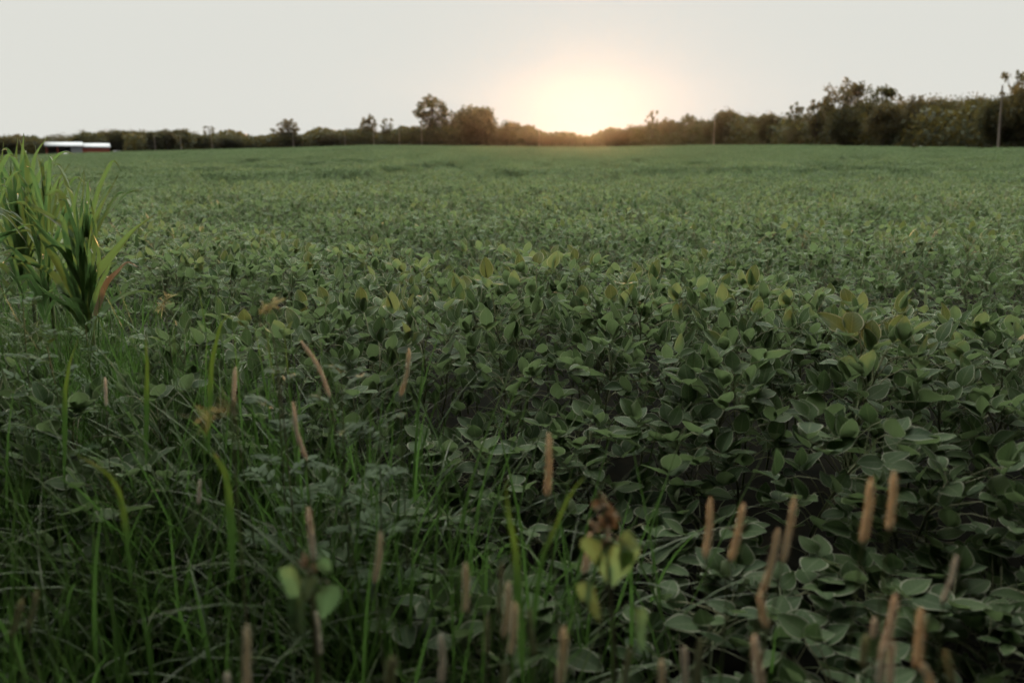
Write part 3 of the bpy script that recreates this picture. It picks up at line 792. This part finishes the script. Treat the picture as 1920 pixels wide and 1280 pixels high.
# ------------------------------------------------------------------ trees
def crown(kind, H):
    """leaf clumps and limbs of one tree of height H; returns (trunk mesh, crown mesh)"""
    tr, cr = MB(), MB()
    tall = kind in ('open', 'airy')
    Rw = H * {'dense': .40, 'open': .36, 'airy': .30, 'low': .62}[kind]
    zc = H * {'dense': .55, 'open': .64, 'airy': .66, 'low': .48}[kind]
    Rz = H - zc
    nl = {'dense': 46, 'open': 62, 'airy': 40, 'low': 40}[kind]
    lr = {'dense': .36, 'open': .155, 'airy': .13, 'low': .34}[kind]
    u = unit(rng.normal(0, 1, (nl, 3))); q = rng.uniform(.35, 1, nl) ** .5
    cen = u * q[:, None] * np.array([Rw, Rw, Rz]) * (1 - lr * .75) + np.array([0, 0, zc])
    cen[:, 2] = np.maximum(cen[:, 2], H * .16)
    rr = lr * Rw * rng.uniform(.6, 1.25, nl)
    tr.tube(spline([[0, 0, -.5], [rng.normal(0, .1), rng.normal(0, .1), H * .3], [rng.normal(0, .3), 0, zc], [0, 0, H * .9]], 10), np.linspace(H * .022, H * .003, 10), 8)
    for c, r in zip(cen, rr):
        z0 = max(H * .15, c[2] - np.hypot(c[0], c[1]) * .8 - .1 * H)
        tr.tube(spline([[0, 0, min(z0, H * .8)], [c[0] * .45, c[1] * .45, (z0 + c[2]) / 2 - .02 * H], c], 5), np.linspace(H * .007, H * .0015, 5), 4, cap=False)
    per = {'dense': 190, 'open': 46, 'airy': 32, 'low': 190}[kind]
    ids = np.repeat(np.arange(nl), per); n = len(ids)
    dirs = unit(rng.normal(0, 1, (n, 3))); rad_ = rng.uniform(0, 1, n) ** .45
    rad_ = rad_ * (1 + rng.normal(0, .14, n)) * (1.25 if kind == 'airy' else 1.1)
    P = cen[ids] + dirs * (rr[ids] * rad_)[:, None] * np.array([1.1, 1.1, .8])
    P[:, 2] = np.maximum(P[:, 2], rng.uniform(.02, .25, n) * H * (1 if kind in ('dense', 'low') else 1.2))
    D = unit(rng.normal(0, 1, (n, 3)) + dirs * .7)
    L = H * rng.uniform(.026, .052, n) * (.9 if tall else 1)
    cr.leaves(P, D, unit(dirs + rng.normal(0, .8, (n, 3))), L, L * .62, np.array([.25, 1., .15]), 2, tint=np.clip(np.repeat(rng.uniform(.15, .85, nl), per) + rng.normal(0, .2, n), 0, 1))
    return tr, cr
KINDS = {}
a_, c_ = crown('dense', 10.)
c_.v = [np.where(v[:, 2:] < 3.2, v * [1, 1, 0] + [0, 0, 3.2] + (v * [0, 0, .15]), v) for v in c_.v]
OVER = (a_.mesh('trunk', M_bark), c_.mesh('crown', M_tree[0]))  # meshes of the added shading trees, low crown leaves lifted
for k, cnt in (('dense', 4), ('open', 4), ('airy', 3), ('low', 4)):
    KINDS[k] = []
    for i in range(cnt):
        a, c = crown(k, 10.)
        KINDS[k].append((a.mesh('trunk', M_bark), c.mesh('crown', M_tree[i % 2])))
def tree(px, top_y, kind, width_px=None, back=10., label=None, group=None, name='tree', vi=None):
    a, x, y = at_ground(px, 1.0)
    D = float(edge(a)) + back
    x, y = D * math.sin(a), D * math.cos(a); z = float(ground_z(x, y))
    depth = y * cp
    ztop = CAM_H + D * (HOR - top_y) / FPX * cp * math.cos(a) ** 0
    H = max(2.5, (ztop - z))
    r = empty(name, (x, y, z - .1)); i = int(rng.integers(len(KINDS[kind]))) if vi is None else vi
    base_w = {'dense': .86, 'open': .8, 'airy': .7, 'low': 1.3}[kind] * H
    sx = 1. if width_px is None else (width_px / FPX * depth) / base_w
    r.scale = (H / 10 * sx, H / 10 * sx, H / 10); r.rotation_euler = (0, 0, rng.uniform(0, 6.28))
    tag(r, label, 'tree', group)
    for nm, me in zip(('trunk', 'crown'), KINDS[kind][i]):
        o = bpy.data.objects.new(nm, me); C.objects.link(o); o.parent = r
    return r
NAMED = [
 (32, 252, 'open', 48, 25, 'small open-crowned tree showing just above the corn tips'),
 (394, 235, 'airy', 30, 18, 'pale slender airy tree rising above the left wood beside a pole'),
 (541, 223, 'open', 50, 8, 'round-topped dark tree standing clear of the hedge in the left half'),
 (515, 240, 'airy', 34, 14, 'faint wispy tree leaning on the round-topped dark tree'),
 (655, 240, 'airy', 36, 14, 'thin ragged tree right of the gap after the round-topped tree'),
 (692, 213, 'open', 40, 12, 'lacy tree with sky showing through behind the bright utility pole'),
 (727, 219, 'airy', 34, 12, 'narrow lacy tree just right of the bright utility pole'),
 (812, 178, 'open', 84, 14, 'tallest lacy tree left of the sun with many sky gaps'),
 (850, 205, 'open', 55, 18, 'thin-crowned tree filling the gap beside the big solid tree'),
 (892, 194, 'dense', 92, 6, 'big solid round tree left of the sun glowing orange'),
 (955, 224, 'dense', 50, 10, 'orange lit tree with a spiky top right of the big solid tree'),
 (990, 230, 'open', 40, 10, 'last open tree before the sun on its left side'),
 (1222, 204, 'airy', 34, 12, 'spindly orange tree standing tallest right of the sun'),
 (1255, 219, 'open', 46, 14, 'orange tree with wavy top right of the spindly one'),
 (1290, 214, 'open', 50, 14, 'flat-topped amber tree left of the middle utility pole'),
 (1362, 206, 'dense', 72, 12, 'rounded tree right behind the middle utility pole'),
 (1440, 213, 'dense', 66, 10, 'grey green rounded tree at the start of the right wood'),
 (1488, 196, 'airy', 44, 10, 'faint twiggy tree left of the tallest right tree'),
 (1578, 152, 'open', 104, 8, 'tallest ragged tree of the right wood reaching up to the right'),
 (1528, 190, 'open', 60, 6, 'lower lacy tree touching the left of the tallest ragged tree'),
 (1645, 163, 'open', 84, 8, 'broad dark lacy tree second tallest in the right wood'),
 (1712, 183, 'airy', 56, 10, 'thin bare-topped tree right of the second tallest one'),
 (1890, 147, 'airy', 92, 10, 'tall tree with dark twigs against the sky behind the last utility pole'),
 (1918, 164, 'dense', 80, 5, 'dark solid tree at the right frame edge'),
]
for (px, ty, k, w, bk, lb) in NAMED: tree(px, ty, k, w, bk, lb, 'trees standing out of the treeline')
def belt(xs, prof_x, prof_y, label, group, w, kinds=('dense', 'low', 'dense', 'open')):
    for px in xs:
        px = px + rng.uniform(-5, 5)
        tree(px, np.interp(px, prof_x, prof_y) + rng.uniform(-6, 2), kinds[int(rng.integers(len(kinds)))], w * rng.uniform(.9, 1.4), rng.uniform(20, 30) if 70 < px < 240 else rng.uniform(4, 26), label, group)
belt(np.arange(-330, 475, 23), [-300, 0, 30, 65, 90, 130, 175, 225, 300, 330, 360, 370, 410, 445, 480], [246, 256, 258, 264, 257, 252, 249, 244, 242, 240, 245, 253, 251, 251, 254],
     'dark rounded tree in the low wood behind the barns', 'trees of the left wood', 44, ('dense', 'dense', 'low'))
belt(np.arange(490, 790, 26), [480, 540, 570, 600, 640, 680, 720, 760, 800], [254, 252, 260, 254, 250, 244, 243, 240, 232],
     'low brownish tree filling the hedge left of the tall lacy tree', 'trees of the middle hedge', 44, ('dense', 'dense', 'low', 'open'))
belt(np.arange(800, 1045, 28), [780, 860, 930, 1000, 1030, 1060], [236, 226, 238, 246, 252, 255],
     'low amber tree at the foot of the tall trees left of the sun', 'trees left of the sun', 50, ('dense', 'low'))
belt(np.arange(1050, 1150, 22), [1040, 1070, 1100, 1130, 1150], [255, 257, 259, 253, 246],
     'low distant tree right under the setting sun', 'trees under the sun', 34, ('low', 'dense'))
belt(np.arange(1160, 1440, 30), [1150, 1200, 1260, 1330, 1400, 1440], [243, 236, 226, 228, 221, 218],
     'orange brown tree in the row right of the sun', 'trees right of the sun', 62, ('dense', 'low'))
belt(np.arange(1450, 2260, 34), [1440, 1500, 1560, 1640, 1720, 1790, 1850, 1900, 2100], [222, 214, 206, 196, 196, 191, 192, 180, 160],
     'dark green tree packed into the dense right wood', 'trees of the right wood', 78, ('dense', 'dense', 'low'))
# undergrowth under the trees: one mass
ug = MB(); n = 120000
aa = rng.uniform(EA[1] - .25, EA[-2] + .2, n); frac = rng.uniform(0, 1, n) ** 2.2
dd = edge(aa) + 3 + rng.uniform(0, 26, n)
pxa = 960 + FPX * np.tan(aa) / cp
dd = np.where((pxa > 80) & (pxa < 232), edge(aa) + 20 + rng.uniform(0, 14, n), dd)
x, y = dd * np.sin(aa), dd * np.cos(aa)
hmax = np.interp(aa, EA, [7, 7, 7, 7, 7, 7, 8, 8, 6, 7, 7, 7, 7, 7]) * (1 + .3 * np.sin(aa * 90) * np.sin(aa * 37 + 1))
z = ground_z(x, y) + frac * hmax
P = np.stack([x, y, z], 1); D = unit(rng.normal(0, 1, (n, 3)) + [0, 0, .4]); L = rng.uniform(.4, .85, n) * np.maximum(dd, 240) / 260
ug.leaves(P, D, rng.normal(0, 1, (n, 3)), L * 1.3, L, np.array([.25, 1., .15]), 2, tint=rng.uniform(0, 1, n))
tag(ug.build('undergrowth', M_tree[0]), 'dark bushy undergrowth massed along the foot of the treeline', 'undergrowth', kind='stuff')
# added trees, out of view behind the camera, put in to shade the margin
for hx, hy, hh in ((-9.2, -1.6, 10.), (-3.3, -1.1, 9.4), (3.4, -1.0, 10.), (9.6, -1.5, 9.6)):
    r = empty('tree', (hx, hy, -.1)); r.scale = (hh / 10 * 1.52,) * 2 + (hh / 10,); r.rotation_euler = (0, 0, hx)
    tag(r, 'added unseen tree behind the viewpoint, shading the foreground', 'tree', 'added shade trees behind the viewpoint')
    for nm, me in zip(('trunk', 'crown'), OVER):
        o = bpy.data.objects.new(nm, me); C.objects.link(o); o.parent = r
# little lone bush on the field edge
lb = tree(1503, 263, 'low', 15, 1.5, 'tiny lone bush on the pale strip before the right wood', None, 'bush'); lb['category'] = 'bush'

# ------------------------------------------------------------------ utility poles
M_pole, t, b = mat('weathered pole', .85, (.26, .22, .17), .2)
ns = node(t, 'ShaderNodeTexNoise'); ns.inputs['Scale'].default_value = 3; ns.inputs['Detail'].default_value = 6
t.links.new(ramp(t, ns.outputs['Fac'], [(.3, (.16, .13, .10)), (.7, (.36, .31, .25))]), b.inputs['Base Color'])
M_dark, _, _ = mat('dark fitting', .6, (.06, .06, .06))
POLES = [(1874, 180, 1.0, 'tall pale utility pole before the dark right wood'),
 (1338, 217, 2.0, 'utility pole standing alone right of the sun'),
 (1011, 243, 2.0, 'orange tinted utility pole at the left of the sun glare'),
 (791, 222, 2.0, 'utility pole in front of the tallest lacy tree'),
 (749, 236, 2.0, 'faint utility pole between the narrow lacy tree and the tall one'),
 (701, 237, 1.0, 'bright utility pole before the lacy tree'),
 (647, 248, 2.0, 'faint utility pole in the hedge left of the bright one'),
 (550, 247, 1.0, 'utility pole under the round-topped dark tree'),
 (397, 252, 1.0, 'utility pole under the pale airy tree'),
 (339, 255, 2.0, 'utility pole against the left wood, nearest the airy tree on its left'),
 (290, 257, 2.0, 'faint utility pole against the left wood nearer the barns')]
for px, ty, off, lb_ in POLES:
    a, x, y = at_ground(px, 1.); D = float(edge(a)) + off - 1.5
    x, y = D * math.sin(a), D * math.cos(a); z = float(ground_z(x, y))
    H = CAM_H + D * (HOR - ty) / FPX * cp - z
    r = empty('utility_pole', (x, y, z)); tag(r, lb_, 'utility pole', 'utility poles along the far edge of the field')
    if px == 1874: r.rotation_euler = (0, R(-4.5), 0)      # this one leans a little
    MB().tube(np.array([[0, 0, -.3], [0, 0, H * .5], [.0, 0, H]]), [.20, .17, .12], 10).tube(np.array([[0, 0, H], [0, 0, H + .01]]), [.12, .005], 10).build('pole', M_pole, r)
    MB().tube(np.array([[0, 0, H], [0, 0, H + .1], [0, 0, H + .16], [0, 0, H + .22]]), [.03, .06, .06, .02], 8).build('insulator', M_dark, r)

# ------------------------------------------------------------------ barns and car on the far left
def metal(name, a, c, scale):
    m, t, b = mat(name, .5, a, .4)
    wv = node(t, 'ShaderNodeTexWave', wave_type='BANDS', bands_direction='X'); wv.inputs['Scale'].default_value = scale
    tc = node(t, 'ShaderNodeTexCoord'); t.links.new(tc.outputs['Object'], wv.inputs['Vector'])
    t.links.new(mixc(t, wv.outputs['Fac'], a, c), b.inputs['Base Color']); return m
M_white = metal('white sheet metal', (.32, .34, .36), (.38, .40, .42), 3)
M_red = metal('red barn siding', (.36, .075, .05), (.42, .10, .065), 3)
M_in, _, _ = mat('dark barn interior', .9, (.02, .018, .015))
def frame(px, D):
    a, x, y = at_ground(px, 1.); x, y = D * math.sin(a), D * math.cos(a)
    return np.array([x, y, float(ground_z(x, y))]), -a
def gable(mb, w, d, z0, z1, over=.4, th=.12, m=0):
    """pitched roof, ridge along x"""
    for s in (-1, 1):
        y0, y1 = s * (d / 2 + over), 0
        v = [(-w / 2 - over, y0, z0 - .15), (w / 2 + over, y0, z0 - .15), (w / 2 + over, y1, z1), (-w / 2 - over, y1, z1)]
        lo = [(a, b_, c - th) for a, b_, c in v]
        vv = np.array(v + lo)
        mb.add(vv, [[0, 1, 2, 3], [7, 6, 5, 4], [0, 4, 5, 1], [2, 6, 7, 3], [0, 3, 7, 4], [1, 5, 6, 2]], None, .5, m)
def gable_wall(mb, x, d, z0, z1, th=.1):
    v = np.array([(x - th / 2, -d / 2, z0), (x - th / 2, d / 2, z0), (x - th / 2, 0, z1), (x - th / 2, 0, z1), (x + th / 2, -d / 2, z0), (x + th / 2, d / 2, z0), (x + th / 2, 0, z1), (x + th / 2, 0, z1)])
    mb.add(v, [[0, 1, 2, 3], [7, 6, 5, 4], [0, 3, 7, 4], [1, 5, 6, 2]])
BD = 365.
loc, rz = frame(119, BD)
sh = empty('open_shed', loc); sh.rotation_euler = (0, 0, rz); tag(sh, 'open-fronted shed with a white metal roof and dark bay beside the red barn', 'shed')
w, d, e, rd = 12.4, 8., 3.9, 5.2
f = MB(); gable(f, w, d, e, rd); f.build('roof', M_white, sh)
f = MB(); f.box((0, d / 2 - .1, e / 2), (w, .12, e)); f.box((-w / 2 + .06, 0, e / 2), (.12, d - .3, e)); f.box((w / 2 - .06, 0, e / 2), (.12, d - .3, e)); f.build('wall', M_red, sh)
f = MB(); f.box((w / 2 - 2., -d / 2 + .1, e / 2 - .05), (3.9, .12, e - .1)); f.build('front_panel', M_white, sh)
f = MB(); gable_wall(f, -w / 2 + .06, d - .2, e, rd - .15); gable_wall(f, w / 2 - .06, d - .2, e, rd - .15); f.build('gable', M_white, sh)
f = MB(); f.box((-.2, d / 2 - .35, e / 2 - .1), (w - .6, .1, e - .3)); f.build('dark_back_panel', M_in, sh)  # near-black panel darkens the bay in front of the red back wall
for xx in (-w / 2 + .2, -2.3):
    f = MB(); f.box((xx, -d / 2 + .12, e / 2 - .05), (.35, .3, e - .1)); f.build('post', M_red, sh)
loc, rz = frame(171, BD + 2)
bn = empty('red_barn', loc); bn.rotation_euler = (0, 0, rz); tag(bn, 'long low red barn with a white roof right of the open shed', 'barn')
w, d, e, rd = 12.4, 9., 3.2, 4.5
f = MB(); gable(f, w, d, e, rd); f.build('roof', M_white, bn)
f = MB()
f.box((0, -d / 2 + .06, e / 2), (w, .12, e)); f.box((0, d / 2 - .06, e / 2), (w, .12, e)); f.box((-w / 2 + .06, 0, e / 2), (.12, d - .26, e)); f.box((w / 2 - .06, 0, e / 2), (.12, d - .26, e))
gable_wall(f, -w / 2 + .06, d - .2, e, rd - .15); gable_wall(f, w / 2 - .06, d - .2, e, rd - .15); f.build('wall', M_red, bn)
M_car, _, _ = mat('white car paint', .25, (.75, .76, .78))
M_glass, _, bb = mat('car glass', .08, (.02, .025, .03))
M_tyre, _, _ = mat('tyre rubber', .8, (.015, .015, .015))
def car(px, D, label, hd):
    loc, rz = frame(px, D)
    r = empty('parked_car', loc); r.rotation_euler = (0, 0, rz + hd); tag(r, label, 'car')
    pr = np.array([(-2.15, .35), (-2.15, .75), (-1.9, .92), (-.95, .98), (-.45, 1.42), (.95, 1.45), (1.75, .98), (2.1, .9), (2.15, .35)])
    f = MB(); k = len(pr); ys = (-.85, -.78, .78, .85)
    V = np.array([[(x, y * (1 if z < 1 else .86), z) for x, z in pr] for y in (-.85, .85)])
    for j in range(k - 1): f.add([V[0, j], V[0, j + 1], V[1, j + 1], V[1, j]], [[0, 1, 2, 3]])
    for s in (0, 1):
        c = np.array([pr[:, 0].mean(), V[s, 0, 1], .6])
        for j in range(0, k - 1): f.add([V[s, j], V[s, j + 1], c, c], [[0, 1, 2, 3]])
    f.build('body', M_car, r, smooth=False)
    for s in (-1, 1):
        g_ = MB(); y = s * .80
        g_.add([(-.8, y * 1.06, 1.0), (1.45, y * 1.06, 1.0), (.9, y * .94, 1.38), (-.42, y * .94, 1.36)], [[0, 1, 2, 3]]); g_.build('window', M_glass, r)
        for xx in (-1.35, 1.35):
            MB().tube(np.array([[xx, s * .70, .33], [xx, s * .72, .33], [xx, s * .88, .33], [xx, s * .9, .33]]), [.05, .33, .33, .05], 14).build('wheel', M_tyre, r)
car(216, BD + 4, 'small white car parked right of the red barn', .2)
car(121, BD - 6, 'white car in front of the dark bay of the shed', 1.35)
# white marker on the right edge
a, x, y = at_ground(1727, 1.); D = float(edge(a)) + .6; x, y = D * math.sin(a), D * math.cos(a)
mk = empty('marker_post', (x, y, float(ground_z(x, y)))); tag(mk, 'short white marker post at the foot of the right wood', 'marker post')
MB().box((0, 0, .5), (.22, .12, 1.0)).build('post', M_car, mk); MB().box((0, 0, 1.04), (.30, .18, .08)).build('cap', M_car, mk)

# ------------------------------------------------------------------ haze
hz = MB().box((0, 0, 10.), (980, 980, 44))
M_haze = bpy.data.materials.new('haze'); M_haze.use_nodes = True
t = M_haze.node_tree; t.nodes.remove(t.nodes['Principled BSDF'])
pv = t.nodes.new('ShaderNodeVolumePrincipled')
pv.inputs['Color'].default_value = (.96, .95, .93, 1)
pv.inputs['Density'].default_value = .000025
pv.inputs['Anisotropy'].default_value = .90
t.links.new(pv.outputs[0], t.nodes['Material Output'].inputs['Volume'])
tag(hz.build('haze', M_haze), kind='stuff', label='thin warm evening haze over the field', cat='haze')
